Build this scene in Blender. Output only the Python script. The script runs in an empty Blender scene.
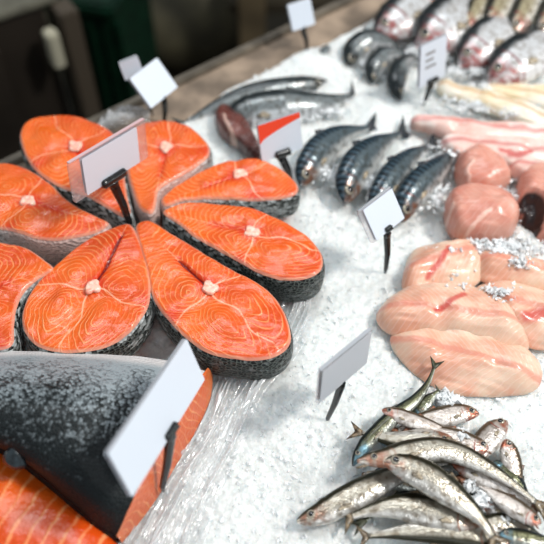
import bpy, math, random
import numpy as np
rs = np.random.RandomState(7); random.seed(7)
C = bpy.context.scene.collection

# ------------------------------------------------------------------ camera
TH = math.radians(52); FPX = 750.0; CD = 0.75
CAM = np.array([0, -CD*math.cos(TH), CD*math.sin(TH)])
FW = np.array([0, math.cos(TH), -math.sin(TH)]); UP = np.array([0, math.sin(TH), math.cos(TH)]); RT = np.array([1., 0, 0])
def P(x, y, z=0.0):
    """where the sight line through a photo point meets the level z"""
    d = FW + (x-272)/FPX*RT + (272-y)/FPX*UP
    return CAM + d*(z-CAM[2])/d[2]
def PP(pts, z=0.0):
    return np.array([P(p[0], p[1], p[2] if len(p) > 2 else z) for p in pts])
cd = bpy.data.cameras.new('camera'); cam = bpy.data.objects.new('camera', cd); C.objects.link(cam)
cam.location = CAM; cam.rotation_euler = (math.pi/2-TH, 0, 0)
cd.sensor_width = 36; cd.lens = FPX/544*36; cd.clip_start = 0.02
cd.dof.use_dof = True; cd.dof.focus_distance = 0.655; cd.dof.aperture_fstop = 3.4
bpy.context.scene.camera = cam

# ------------------------------------------------------------------ noise in numpy
def hsh(i, j, s=0):
    n = (i.astype(np.int64)*374761393 + j.astype(np.int64)*668265263 + s*1442695041) & 0x7fffffff
    n = ((n ^ (n >> 13))*1274126177) & 0x7fffffff
    return ((n ^ (n >> 16)) & 0xffff)/65535.0
def vnoise(x, y, s=0):
    i = np.floor(x); j = np.floor(y); fx = x-i; fy = y-j
    fx = fx*fx*(3-2*fx); fy = fy*fy*(3-2*fy)
    a = hsh(i, j, s); b = hsh(i+1, j, s); c = hsh(i, j+1, s); d = hsh(i+1, j+1, s)
    return (a*(1-fx)+b*fx)*(1-fy)+(c*(1-fx)+d*fx)*fy - .5
def facets(x, y, s=0):
    """crushed ice: every cell is a tilted facet"""
    i0 = np.floor(x); j0 = np.floor(y); best = np.full(x.shape, 9.); h = np.zeros(x.shape)
    for di in (-1, 0, 1):
        for dj in (-1, 0, 1):
            i = i0+di; j = j0+dj
            px = i+hsh(i, j, s+1); py = j+hsh(i, j, s+2)
            d = (x-px)**2+(y-py)**2
            hh = hsh(i, j, s+3)-.5 + (x-px)*(hsh(i, j, s+4)-.5)*1.6 + (y-py)*(hsh(i, j, s+5)-.5)*1.6
            m = d < best; best = np.where(m, d, best); h = np.where(m, hh, h)
    return h

# ------------------------------------------------------------------ mesh helpers
def link(name, me, mat, parent):
    o = bpy.data.objects.new(name, me); C.objects.link(o)
    if mat: me.materials.append(mat)
    if parent:
        o.parent = parent
    return o
def mk(name, V, F, mat, parent=None, attrs=None, smooth=True, off=None):
    V = np.asarray(V, float)
    if off is not None: V = V-np.asarray(off)
    me = bpy.data.meshes.new(name)
    me.from_pydata(V.tolist(), [], [list(map(int, f)) for f in F]); me.update()
    if attrs:
        for k, a in attrs.items():
            at = me.attributes.new(k, 'FLOAT', 'POINT'); at.data.foreach_set('value', np.asarray(a, np.float32))
    if smooth: me.polygons.foreach_set('use_smooth', [True]*len(me.polygons))
    return link(name, me, mat, parent)
def gf(nu, nv, closed=True, base=0, flip=False):
    out = []
    for i in range(nu-1):
        for j in range(nv if closed else nv-1):
            a = base+i*nv+j; b = base+i*nv+(j+1) % nv; c = base+(i+1)*nv+(j+1) % nv; d = base+(i+1)*nv+j
            out.append((a, d, c, b) if flip else (a, b, c, d))
    return out
def empty(name, loc, label, cat, group=None):
    o = bpy.data.objects.new(name, None); C.objects.link(o); o.location = loc; o.empty_display_size = .02
    tag(o, label, cat, group); return o
def tag(o, label, cat=None, group=None, kind=None):
    if label: o['label'] = label
    if cat: o['category'] = cat
    if group: o['group'] = group
    if kind: o['kind'] = kind
    return o
def crom(pts, n, closed=True):
    """Catmull-Rom through the points, n samples evenly spaced"""
    pts = np.asarray(pts, float); m = len(pts); out = []
    seg = m if closed else m-1
    for i in range(seg):
        if closed: p0, p1, p2, p3 = pts[(i-1) % m], pts[i], pts[(i+1) % m], pts[(i+2) % m]
        else: p0, p1, p2, p3 = pts[max(i-1, 0)], pts[i], pts[i+1], pts[min(i+2, m-1)]
        for t in np.linspace(0, 1, 20, endpoint=False):
            out.append(.5*((2*p1)+(-p0+p2)*t+(2*p0-5*p1+4*p2-p3)*t*t+(-p0+3*p1-3*p2+p3)*t**3))
    if closed: out.append(out[0])
    else: out.append(pts[-1])
    out = np.array(out); L = np.r_[0, np.cumsum(np.linalg.norm(np.diff(out, axis=0), axis=1))]
    s = np.linspace(0, L[-1], n, endpoint=not closed)
    return np.stack([np.interp(s, L, out[:, k]) for k in range(out.shape[1])], 1)
def box(name, c, sz, mat, parent=None, rotz=0, bev=.0, off=(0, 0, 0)):
    import bmesh
    bm = bmesh.new(); bmesh.ops.create_cube(bm, size=1)
    for v in bm.verts: v.co = (v.co.x*sz[0], v.co.y*sz[1], v.co.z*sz[2])
    if bev: bmesh.ops.bevel(bm, geom=list(bm.edges), offset=bev, segments=2, affect='EDGES')
    ca, sa = math.cos(rotz), math.sin(rotz)
    for v in bm.verts:
        x, y, z = v.co; v.co = (x*ca-y*sa+c[0]-off[0], x*sa+y*ca+c[1]-off[1], z+c[2]-off[2])
    me = bpy.data.meshes.new(name); bm.to_mesh(me); bm.free()
    return link(name, me, mat, parent)

# ------------------------------------------------------------------ node helper
def lin(c):
    return tuple(((v/255)/12.92 if v/255 <= .04045 else ((v/255+.055)/1.055)**2.4) for v in c)+(1,)
class NT:
    def __init__(s, name):
        s.m = bpy.data.materials.new(name); s.m.use_nodes = True; s.t = s.m.node_tree; s.t.nodes.clear()
        s.out = s.t.nodes.new('ShaderNodeOutputMaterial')
    def n(s, ty, **kw):
        nd = s.t.nodes.new(ty)
        for k, v in kw.items():
            setattr(nd, k, v)
        return nd
    def put(s, sock, v):
        if isinstance(v, bpy.types.NodeSocket): s.t.links.new(v, sock)
        elif v is not None:
            sock.default_value = v
    def math(s, op, a, b=0.0, c=0.0, clamp=False):
        nd = s.n('ShaderNodeMath', operation=op, use_clamp=clamp)
        s.put(nd.inputs[0], a); s.put(nd.inputs[1], b); s.put(nd.inputs[2], c); return nd.outputs[0]
    def mix(s, f, a, b):
        nd = s.n('ShaderNodeMix', data_type='RGBA'); s.put(nd.inputs[0], f); s.put(nd.inputs[6], a); s.put(nd.inputs[7], b); return nd.outputs[2]
    def attr(s, k):
        return s.n('ShaderNodeAttribute', attribute_name=k).outputs['Fac']
    def obj(s):
        return s.n('ShaderNodeTexCoord').outputs['Object']
    def ss(s, x, a, b, c=0.0, d=1.0):
        nd = s.n('ShaderNodeMapRange', interpolation_type='SMOOTHSTEP'); s.put(nd.inputs[0], x)
        for i, v in enumerate((a, b, c, d)): s.put(nd.inputs[i+1], v)
        return nd.outputs[0]
    def noise(s, vec, sc, det=3, rough=.5, dist=0):
        nd = s.n('ShaderNodeTexNoise'); s.put(nd.inputs['Vector'], vec); nd.inputs['Scale'].default_value = sc
        nd.inputs['Detail'].default_value = det; nd.inputs['Roughness'].default_value = rough; nd.inputs['Distortion'].default_value = dist
        return nd.outputs['Fac']
    def voro(s, vec, sc, feat='F1', dim='3D', out='Distance'):
        nd = s.n('ShaderNodeTexVoronoi', feature=feat, voronoi_dimensions=dim); s.put(nd.inputs['Vector'], vec); nd.inputs['Scale'].default_value = sc
        return nd.outputs[out]
    def xyz(s, x, y, z=0.0):
        nd = s.n('ShaderNodeCombineXYZ'); s.put(nd.inputs[0], x); s.put(nd.inputs[1], y); s.put(nd.inputs[2], z); return nd.outputs[0]
    def bump(s, h, dist=.001, st=1.0):
        nd = s.n('ShaderNodeBump'); s.put(nd.inputs['Height'], h); nd.inputs['Distance'].default_value = dist; nd.inputs['Strength'].default_value = st; return nd.outputs[0]
    def bsdf(s, col, rough=.5, metal=0., bump=None, coat=0., sss=0., sssr=(1, .3, .15), sscale=.01, trans=0., ior=1.45, spec=.5, coatr=.1):
        nd = s.n('ShaderNodeBsdfPrincipled'); I = nd.inputs
        s.put(I['Base Color'], col); s.put(I['Roughness'], rough); s.put(I['Metallic'], metal)
        if bump is not None: s.put(I['Normal'], bump)
        I['Coat Weight'].default_value = coat; I['Coat Roughness'].default_value = coatr
        I['Subsurface Weight'].default_value = sss; I['Subsurface Radius'].default_value = sssr; I['Subsurface Scale'].default_value = sscale
        I['Transmission Weight'].default_value = trans; I['IOR'].default_value = ior; I['Specular IOR Level'].default_value = spec
        return nd.outputs[0]
    def done(s, sh):
        s.t.links.new(sh, s.out.inputs[0]); return s.m

def plain(name, c, rough=.5, metal=0., coat=0., var=0.0, vs=30, sss=0., bump=0.):
    t = NT(name); col = lin(c); b = None
    if var or bump:
        nz = t.noise(t.obj(), vs, 4)
        if var: col = t.mix(t.ss(nz, .3, .7), lin([max(0, v*(1-var)) for v in c]), lin([min(255, v*(1+var)) for v in c]))
        if bump: b = t.bump(nz, bump)
    return t.done(t.bsdf(col, rough, metal, bump=b, coat=coat, sss=sss))

# ---- salmon flesh
def flesh_mat(name, freq=1.0, pale=(255, 178, 118), a=(232, 102, 22), b=(212, 74, 12)):
    t = NT(name); o = t.obj()
    nz = t.noise(o, 45, 3); n2 = t.noise(o, 14, 3); n3 = t.noise(o, 260, 2)
    ph = t.math('ADD', t.math('MULTIPLY', t.attr('phase'), freq), t.math('MULTIPLY', nz, .9))
    fr = t.math('ABSOLUTE', t.math('SUBTRACT', t.math('FRACT', ph), .5))
    ln = t.ss(fr, .32, .49)
    ln = t.math('MULTIPLY', ln, t.ss(t.noise(o, 38, 3), .32, .62, .25, 1.))
    base = t.mix(t.ss(n2, .35, .65), lin(a), lin(b))
    base = t.mix(t.math('MULTIPLY', t.ss(t.attr('red'), 0, 1), .8), base, lin((205, 38, 18)))
    col = t.mix(t.math('MULTIPLY', ln, .60), base, lin(pale))
    seam = t.ss(t.attr('seam'), .0012, .0002)
    col = t.mix(t.math('MULTIPLY', seam, .6), col, lin((255, 200, 165)))
    rim = t.ss(t.attr('rim'), .0032, .0006)
    col = t.mix(t.math('MULTIPLY', rim, .55), col, lin((226, 178, 158)))
    slit = t.ss(t.attr('slit'), .0016, .0007)
    col = t.mix(slit, col, lin((120, 14, 14)))
    bp = t.bump(t.math('ADD', t.math('ADD', t.math('MULTIPLY', ln, .35), n3), t.math('MULTIPLY', nz, 1.5)), .0010, .8)
    return t.done(t.bsdf(col, .30, bump=bp, coat=.25, sss=.12, sssr=(1, .25, .1), sscale=.004, coatr=.12))
M_flesh = flesh_mat('salmon_flesh')
# ---- salmon skin seen on the sides of the steaks and on the fillet
def skin_mat(name, net=(104, 112, 106), bmp=.0018, sc=230, yst=1.4, cell=1.15, ro=.42, sp=.35, pk=(.62, .95), belly=(206, 172, 162), silver=(178, 184, 184), dark=(16, 20, 21)):
    t = NT(name); v = t.xyz(t.attr('ps'), t.attr('pz'))
    mp = t.n('ShaderNodeMapping'); t.put(mp.inputs[0], v); mp.inputs['Scale'].default_value = (1, yst, 1); v = mp.outputs[0]
    vo = t.voro(v, sc, dim='2D'); vc = t.voro(v, sc, dim='2D', out='Color'); nz = t.noise(t.obj(), 60, 4)
    sx = t.n('ShaderNodeSeparateColor'); t.put(sx.inputs[0], vc)
    f = t.math('ADD', t.attr('silver'), t.math('MULTIPLY', t.math('SUBTRACT', nz, .5), .9))
    f = t.math('ADD', f, t.math('MULTIPLY', t.math('SUBTRACT', sx.outputs[0], .5), cell))
    f = t.math('ADD', f, t.math('MULTIPLY', t.math('SUBTRACT', vo, .4), -.35))
    ve = t.voro(v, sc, feat='DISTANCE_TO_EDGE', dim='2D')
    dk = t.mix(t.ss(ve, .16, .02), lin(dark), lin(net))
    col = t.mix(t.ss(f, .12, .95), dk, lin(silver))
    col = t.mix(t.math('MULTIPLY', t.ss(t.attr('silver'), pk[0], pk[1]), .85), col, lin(belly))
    bp = t.bump(t.math('ADD', vo, t.math('MULTIPLY', nz, .6)), bmp, .9)
    return t.done(t.bsdf(col, ro, metal=.1, bump=bp, coat=.06, spec=sp))
M_cut = flesh_mat('salmon_cut_edge', a=(240, 134, 74), b=(228, 104, 48))
M_skin = skin_mat('salmon_skin')
M_skin2 = skin_mat('salmon_fillet_skin', net=(34, 42, 44), bmp=.0008, sc=340, yst=1.2, cell=.6, ro=.5, sp=.25, pk=(.95, 1.3), belly=(216, 211, 209), silver=(152, 163, 168))
t = NT('spine_bone'); nz = t.noise(t.obj(), 150, 3)
M_bone = t.done(t.bsdf(t.mix(t.ss(nz, .4, .65), lin((250, 205, 185)), lin((236, 150, 128))), .3, coat=.3, sss=.2, sscale=.003))

def edge_dist(pts, poly):
    """distance of each point to the closed outline, in plan"""
    a = poly[:, :2]; b = np.roll(a, -1, 0); ab = b-a
    ap = pts[:, None, :2]-a[None]; tt = np.clip((ap*ab).sum(2)/(ab**2).sum(1), 0, 1)
    return np.linalg.norm(ap-tt[..., None]*ab, axis=2).min(1)
def seg_dist(p, a, b):
    ab = b-a; tt = np.clip(((p-a)@ab)/(ab@ab), 0, 1); return np.linalg.norm(p-a-tt[:, None]*ab, axis=1)

def make_steak(name, label, outline, vert, tip, zt=.042, zb=-.002, slit=.45, sdep=.25, silver=.25, seed=0, bone=True, group='salmon steaks fanned around the price card'):
    r = np.random.RandomState(seed); N = 240; K = 52
    top = crom(PP(outline, zt), N); V = P(*vert, zt); T = P(*tip, zt)
    cen = V*.6+top.mean(0)*.4; cen[2] = zt
    root = empty(name, (cen[0], cen[1], zb), label, 'salmon steak', group)
    off = np.array([cen[0], cen[1], zb])
    # flat plan coordinates of the lobes
    e = (V-T)[:2]; L1 = np.linalg.norm(e); e /= L1; n = np.array([-e[1], e[0]])
    q = (top[:, :2]-V[:2]); L2 = (q@e).max(); sel = np.abs(q@e) < .012
    W = np.abs(q@n)[sel].mean() if sel.any() else .04
    def phase(p):
        d = p[:, :2]-V[:2]; u0 = d@e; w0 = d@n; res = []
        u = u0+.010*vnoise(p[:, 0]*42, p[:, 1]*42, seed+30)+.0025*vnoise(p[:, 0]*110, p[:, 1]*110, seed+31); w = w0+.009*vnoise(p[:, 0]*42, p[:, 1]*42, seed+32)+.0025*vnoise(p[:, 0]*110, p[:, 1]*110, seed+33)
        for sg in (-1, 1):
            for cu, cw, ru, rw, ex in ((.34*L2, .34*W, 1.0, .80, 1.9), (-.10*L1, .46*W, .80, 1.05, 1.5)):
                uu = (u-cu)/ru + .10*(w*sg-cw); ww = (w-sg*cw)/rw
                uu = np.where(uu*cu > 0, uu/ex, uu)
                res.append((np.abs(uu)**1.6+np.abs(ww)**1.6+1e-7)**(1/1.6))
        return np.min(res, 0)/.0046, u0, w0
    rings = []; rr = np.linspace(0.02, 1, K)
    for s in rr:
        x = cen+(top-cen)*s; rings.append(x)
    X = np.concatenate(rings); ed = edge_dist(X, top)
    sd = seg_dist(X[:, :2], V[:2]+(T-V)[:2]*.06, V[:2]+(T-V)[:2]*slit)
    wob = vnoise(X[:, 0]*160, X[:, 1]*160, seed)*.0012
    sd = np.abs(sd+wob*.8)
    ph, u, w = phase(X)
    z = zt + .0030*vnoise(X[:, 0]*45, X[:, 1]*45, seed+3) + .0012*vnoise(X[:, 0]*130, X[:, 1]*130, seed+4)
    z -= .0035*sdep*np.exp(-(sd/.0018)**2)
    z += .0012*np.cos(np.minimum(ph*.0040/.022, 1)*math.pi)
    z -= .0028*np.clip(1-ed/.0035, 0, 1)**2
    X[:, 2] = z
    seam = np.minimum(np.where((u > 0), np.abs(w+.003*np.sin(u*130)+wob), 1.), np.where((np.abs(w) > .004) & (np.abs(u) < .03), np.abs(u-np.abs(w)*.18+.002*np.sin(w*150)), 1.))
    tipseam = np.where((u < -L1*slit*.9), np.abs(w), 1.); seam = np.minimum(seam, tipseam+.0004)
    red = np.exp(-((np.abs(u)/.010)**2))*np.clip(np.abs(w)/W-.45, 0, 1)*1.5 + .9*np.exp(-((np.sqrt(u*u+w*w)-.008)/.006)**2)*.6 + .7*np.exp(-(sd/.006)**2)
    Fs = gf(K, N, flip=True); nV = len(X)
    cc = np.array([[cen[0], cen[1], X[:N, 2].mean()]]); Fs = [f[::-1] for f in Fs]
    Fs += [(nV, j, (j+1) % N) for j in range(N)]
    # underside
    bot = np.concatenate([cen+(top-cen)*s for s in (.90, .5, .05)]); bot[:, 2] = zb
    b0 = nV+1; Fs += gf(3, N, base=b0, flip=False)
    allV = np.concatenate([X, cc, bot]); nb = len(bot)+1
    pad = lambda a, v=1.: np.r_[a, np.full(nb, v)]
    mk('flesh', allV, Fs, M_flesh, root, dict(phase=pad(ph, 0), seam=pad(seam), slit=pad(sd if sdep > .5 else sd+.0012), red=pad(np.clip(red, 0, 1), 0), rim=pad(ed)), off=off)
    # skin wall
    per = np.r_[0, np.cumsum(np.linalg.norm(np.diff(top[:, :2], axis=0), axis=1))]
    rim_z = X[-N:, 2]; prof = [(0., .0, -.9), (.0012, .3, 0), (.0016, .0, .10), (.002, .0, .3), (.0018, 0, .55), (.0006, 0, .8), (-.003, 0, 1.)]
    dirn = (top-np.roll(top, 1, 0))+(np.roll(top, -1, 0)-top); nrm = np.stack([dirn[:, 1], -dirn[:, 0]], 1); nrm /= np.linalg.norm(nrm, axis=1)[:, None]
    if ((top[:, :2]-cen[:2])*nrm).sum() < 0: nrm = -nrm
    rows = []; pz = []; ps = []
    hs = [0, .03, .08, .2, .4, .6, .8, .93, 1.]
    bul = [-.0012, .0005, .0013, .0022, .0026, .002, .0006, -.002, -.005]
    for h, bu in zip(hs, bul):
        row = top.copy(); row[:, :2] += nrm*(bu + .0012*vnoise(per*70, per*0+h*2, seed)[:, None]*(h > .1))
        row[:, 2] = rim_z + (zb-rim_z)*h + (.0003 if h == 0 else 0); rows.append(row); pz.append(np.full(N, h*(zt-zb))); ps.append(per)
    S = np.concatenate(rows); uu = ((S[:, :2]-T[:2])@e)/(L1+L2)
    sil = silver+.65*np.clip(.75-uu*1.15, -.2, 1)
    mk('skin', S, gf(len(hs), N), M_skin, root, dict(ps=np.concatenate(ps), pz=np.concatenate(pz), silver=sil), off=off)
    if bone:   # the spine bone: an irregular star-edged disc, slightly domed
        n2 = 30; ang = np.linspace(0, 2*math.pi, n2, endpoint=False)
        rad = .0062*(1+.12*np.cos(ang*4+seed)+.14*np.cos(ang*3+seed*2)+.12*r.rand(n2)); zz = zt+.0012
        vs = []; 
        for s, dz in ((1.05, -.002), (1., .0002), (.8, .0008), (.5, .0005), (.15, -.0002)):
            for a_, rd in zip(ang, rad):
                p = V[:2]+e*math.cos(a_)*rd*s*1.15+n*math.sin(a_)*rd*s; vs.append((p[0], p[1], zz+dz))
        mk('spine_bone', vs, gf(5, n2)+[tuple(range(4*n2, 5*n2))], M_bone, root, off=off)
    return root

make_steak('salmon_steak', 'thick salmon steak with mottled silvery skin, in front of the black clip, pointed end up',
  [(128,222),(138,236),(146,258),(150,280),(149,300),(143,314),(131,329),(112,342),(88,349),(60,350),(37,344),(24,330),(21,313),(27,295),(40,277),(60,257),(85,238),(108,227)], (93,287), (128,222), silver=.35, seed=1, slit=.8, sdep=1.)
make_steak('salmon_steak', 'long salmon steak with a red slit, nearest to the bare ice in the middle',
  [(135,224),(146,218),(157,222),(172,232),(190,242),(216,259),(241,272),(267,288),(282,305),(290,326),(290,341),(279,352),(260,358),(232,356),(208,351),(190,340),(171,322),(157,304),(150,288),(146,268),(140,247)], (210,288), (138,222), silver=.02, seed=2, slit=.42, sdep=1.)
make_steak('salmon_steak', 'oval salmon steak with a pale square spine bone, pointing right below the orange topped card',
  [(163,211),(175,203),(190,200),(212,201),(245,206),(273,214),(297,227),(315,241),(323,256),(320,269),(308,276),(287,278),(262,272),(241,261),(217,248),(196,236),(177,221)], (252,232), (165,211), silver=.02, seed=3)
make_steak('salmon_steak', 'flat looking salmon steak right under the orange topped card, with pale belly skin',
  [(161,197),(168,189),(180,180),(197,171),(218,162),(245,158),(269,161),(288,172),(298,184),(294,193),(276,197),(248,198),(215,197),(185,199),(166,204)], (240,174), (161,201), zt=.036, silver=.55, seed=4)
make_steak('salmon_steak', 'salmon steak farthest back, beside the pale blue square card',
  [(140,122),(160,119),(180,122),(197,130),(208,142),(209,153),(200,162),(184,172),(170,180),(158,189),(155,204),(150,211),(139,205),(132,188),(127,168),(125,140)], (166,147), (152,210), silver=.7, seed=5)
make_steak('salmon_steak', 'round salmon steak behind the clear price card, next to the dark background',
  [(19,134),(22,123),(32,116),(47,113),(66,113),(88,118),(106,126),(117,137),(122,155),(124,175),(127,195),(130,211),(122,214),(110,207),(96,200),(82,193),(66,188),(50,180),(34,167),(24,152)], (75,146), (126,212), silver=.15, seed=6)
make_steak('salmon_steak', 'salmon steak at the left edge lying in the shadow of the clear price card',
  [(-34,182),(-20,165),(0,160),(15,162),(35,171),(50,182),(62,194),(76,204),(92,213),(108,221),(100,228),(80,234),(59,238),(35,236),(10,229),(-14,222),(-32,205)], (28,201), (108,223), silver=.75, seed=8)
make_steak('salmon_steak', 'salmon steak cut off by the left edge, with nearly level white lines',
  [(53,268),(42,257),(28,247),(10,242),(-10,241),(-34,250),(-48,275),(-52,305),(-44,332),(-20,345),(2,347),(12,340),(13,322),(16,304),(24,289),(38,277)], (-26,296), (50,266), silver=.4, seed=9, bone=True)

# ------------------------------------------------------------------ the large salmon fillet, skin side up
def patch(rows, nu, nv):
    """rows of control points -> smooth grid"""
    r = [crom(x, nu, False) for x in rows]; r = np.array(r)
    cols = [crom(r[:, i], nv, False) for i in range(nu)]
    return np.array(cols)     # nu x nv x 3
rows = [PP([(-70,352,.030),(0,351,.032),(60,352,.034),(120,355,.034),(165,360,.032),(206,371,.026)]),
        PP([(-70,372,.058),(0,370,.060),(60,372,.060),(115,376,.056),(155,381,.050),(191,388,.038)]),
        PP([(-70,398,.072),(0,396,.074),(55,398,.074),(105,404,.068),(142,412,.058),(171,418,.044)]),
        PP([(-70,425,.066),(0,425,.070),(50,436,.070),(92,448,.066),(128,456,.056),(152,458,.046)]),
        PP([(-70,436,.050),(0,446,.054),(46,470,.054),(80,490,.050),(112,505,.044),(131,504,.040)]),
        PP([(-70,430,.026),(0,447,.028),(40,475,.028),(72,503,.026),(98,526,.022),(116,537,.018)])]
root = empty('salmon_fillet', (P(60, 430)[0], P(60, 430)[1], 0), 'large salmon fillet lying skin side up, silver to black, at the lower left', 'salmon fillet'); off = np.array(root.location)
NU, NV = 120, 90
G = patch(rows, NU, NV)
Xf = G.reshape(-1, 3).copy()
lu = np.repeat(np.arange(NU)/(NU-1), NV); lv = np.tile(np.arange(NV)/(NV-1), NU)
Xf[:, 2] += .0012*vnoise(Xf[:, 0]*60, Xf[:, 1]*60, 5)
sil = 1.18-1.60*np.clip(lv, 0, 1)**.95+.25*np.exp(-(lv/.07)**2) + .06*np.sin(lu*9) - .55*np.clip((lu-.70)/.3, 0, 1)*np.clip(lv*3, 0, 1)
mk('skin', Xf, gf(NU, NV, closed=False, flip=True), M_skin2, root, dict(ps=lu*.26, pz=lv*.16, silver=sil), off=off)
# cut face on the right, below the skin edge
inn = G[-1].copy(); K = 26; cut = []
outer = crom(PP([(213,376,.004),(210,400,.0),(196,432,.0),(176,466,.0),(156,500,.0),(137,526,.0),(122,543,.002)]), NV, False)
for k in range(K):
    s = k/(K-1); p = inn*(1-s)+outer*s
    p[:, 2] = inn[:, 2]*(1-s**1.8)+outer[:, 2]*s**1.8 + .004*math.sin(math.pi*s)+.0015*vnoise(np.arange(NV)*.22, np.full(NV, s*3), 6)
    p[:, 2] -= .0008*(k == 0)
    cut.append(p)
cut = np.concatenate(cut)
kk = np.repeat(np.arange(K)/(K-1), NV); vv = np.tile(np.arange(NV)/(NV-1), K)
one = np.ones(len(cut))
# the flesh also closes the underside and the left cut end
und = G.copy(); und[:, :, 2] = .001; und[:, -1, 1] += .012
und = und.reshape(-1, 3)
Vall = np.concatenate([cut, und]); Fall = gf(K, NV, closed=False)+gf(NU, NV, closed=False, base=len(cut))
# wall from the back edge (v=1) and belly edge (v=0) down to the ice
w0 = len(Vall)
for edge in (G[:, 0],):
    for s in (0., .5, 1.):
        p = edge.copy(); p[:, 2] = edge[:, 2]*(1-s)+.002*s-.0006; Vall = np.concatenate([Vall, p])
Fall += gf(3, NU, closed=False, base=w0)
nx = len(Vall)-len(cut)
mk('flesh', Vall, Fall, M_cut, root, dict(phase=np.r_[(vv*20+kk*1.8+1.2*vnoise(vv*9, kk*3, 2)), np.zeros(nx)], seam=np.ones(len(Vall)), slit=np.ones(len(Vall)),
   red=np.r_[.0*np.ones(len(cut)), np.zeros(nx)], rim=np.r_[kk*.05, np.zeros(nx)]), off=off)
# back skin rolled under along the dark edge
bk = G[:, -1]; Vb = []
for s in np.linspace(0, 1, 8):
    p = bk.copy(); p[:, 2] = bk[:, 2]*(1-s)+.004*s; p[:, 1] += -.0025*math.sin(s*math.pi)-.0004; Vb.append(p)
Vb = np.concatenate(Vb); sb = np.tile(np.arange(NU)/(NU-1), 8)
mk('back_skin', Vb, gf(8, NU, closed=False, flip=True), M_skin2, root, dict(ps=sb*.26, pz=np.repeat(np.linspace(0, .02, 8), NU), silver=np.full(len(Vb), -.2)), off=off)

def blade(name, pts, thick, mat, parent, off, attrs=None):
    """thin closed blade from a plan outline given in 3D"""
    pts = np.asarray(pts, float); n = len(pts); c = pts.mean(0)
    nn = np.zeros(3)
    for i in range(n): nn += np.cross(pts[i]-c, pts[(i+1) % n]-c)
    nn /= np.linalg.norm(nn)
    V = np.concatenate([[c+nn*thick], c+(pts-c)*.6+nn*thick*.8, pts, c+(pts-c)*.6-nn*thick*.8, [c-nn*thick]])
    F = [(0, 1+i, 1+(i+1) % n) for i in range(n)]+gf(3, n, base=1, flip=True)+[(1+3*n, 1+2*n+(i+1) % n, 1+2*n+i) for i in range(n)]
    return mk(name, V, F, mat, parent, attrs, off=off)
M_darkfin = plain('dark_fin', (34, 42, 46), .25, coat=.4, var=.4, vs=200)
blade('fin', crom(PP([(2,461,.047),(8,448,.056),(14,446,.058),(20,452,.055),(27,466,.047),(14,470,.045)]), 24), .0016, M_darkfin, root, off)

# second fillet below it, flesh side up
def slab(V0, H, med, N=160, K=30, pw=2.2, seed=0, rough=.0012, thin=0):
    """domed slab: outline V0 (world, at base level), rising to H over the line med"""
    top = crom(V0, N); a, b = np.array(med[0], float), np.array(med[1], float)
    ab = (b-a)[:2]; tt = np.clip(((top[:, :2]-a[:2])@ab)/(ab@ab+1e-12), 0, 1)
    m = a+(b-a)*tt[:, None]; m[:, 2] = top[:, 2]
    X = []; rr = []
    for s in np.sin(np.linspace(0.0, 1, K)*math.pi/2):
        p = m+(top-m)*s; p[:, 2] += 0 if s >= 1 else (H*(1-s**2)**.75 if thin else H*(1-s**pw)**(1/pw))
        X.append(p); rr.append(np.full(N, s))
    X = np.concatenate(X); rr = np.concatenate(rr)
    X[:, 2] += rough*vnoise(X[:, 0]*70+seed, X[:, 1]*70, seed)*2*(1-rr**4)
    und = m+(top-m)*.5; und[:, 2] = top[:, 2]-.001
    X = np.concatenate([X, und]); F = gf(K+1, N)
    # close both medial seams
    F.append(tuple(K*N+i for i in range(N)))
    X2 = X[:, :2]-a[:2]; L = np.linalg.norm(ab); e = ab/L; n = np.array([-e[1], e[0]])
    return X, F, dict(su=X2@e, sv=X2@n, rim=np.r_[(1-rr)*.03, np.ones(N)*0])
ol = PP([(-60,432),(0,447),(40,475),(72,503),(100,527),(119,546),(120,570),(60,600),(-60,590)], .001)
X, F, A = slab(ol, .026, (P(-50,520,0), P(60,560,0)), seed=3, pw=3)
A['phase'] = (X[:, 0]*.985-X[:, 1]*.17)/.0125+.5*np.sin((X[:, 1]+X[:, 0]*.3)*30); A['seam'] = np.ones(len(X)); A['slit'] = np.ones(len(X)); A['red'] = .12*np.ones(len(X)); A['rim'] = np.ones(len(X))
low = empty('salmon_fillet', (P(20, 500)[0], P(20, 500)[1], 0), 'salmon fillet flesh side up with pale curved lines, in the bottom left corner', 'salmon fillet')
mk('flesh', X, F, M_flesh, low, A, off=np.array(low.location))

# ------------------------------------------------------------------ setting: counter, rim, floor, background
E0 = P(12, 160); E1 = P(345, 1); DA = (E1-E0)[:2]; DA /= np.linalg.norm(DA); DB = np.array([DA[1], -DA[0]])   # DB points into the counter
def ab2w(a, b): return E0[:2]+np.asarray(a)[..., None]*DA+np.asarray(b)[..., None]*DB
def w2ab(p): d = p[..., :2]-E0[:2]; return d@DA, d@DB
AANG = math.atan2(DA[1], DA[0])
M_rim = plain('rim_wood', (134, 118, 102), .45, var=.25, vs=18)
M_body = plain('counter_side', (70, 66, 60), .4, metal=.3, var=.1)
cnt = empty('display_counter', (E0[0], E0[1], -.85), 'market display counter with a worn grey brown rim holding the crushed ice', 'counter'); co = np.array(cnt.location)
def abbox(name, a0, a1, b0, b1, z0, z1, mat, parent, off, bev=.002):
    c = ab2w((a0+a1)/2, (b0+b1)/2)
    return box(name, (c[0], c[1], (z0+z1)/2), (a1-a0, b1-b0, z1-z0), mat, parent, AANG, bev, off)
abbox('rim', -.3, 1.25, -.002, .10, -.03, -.006, M_rim, cnt, co)
abbox('rim_lip', -.3, 1.25, -.010, .004, -.035, .0, plain('lip_metal', (120, 112, 100), .35, metal=.5, var=.15), cnt, co)
abbox('ice_tray', -.3, 1.25, .102, 1.15, -.06, -.03, plain('tray_steel', (150, 152, 152), .35, metal=.7), cnt, co)
abbox('body', -.28, 1.22, .03, 1.1, -.85, -.062, M_body, cnt, co)

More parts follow.
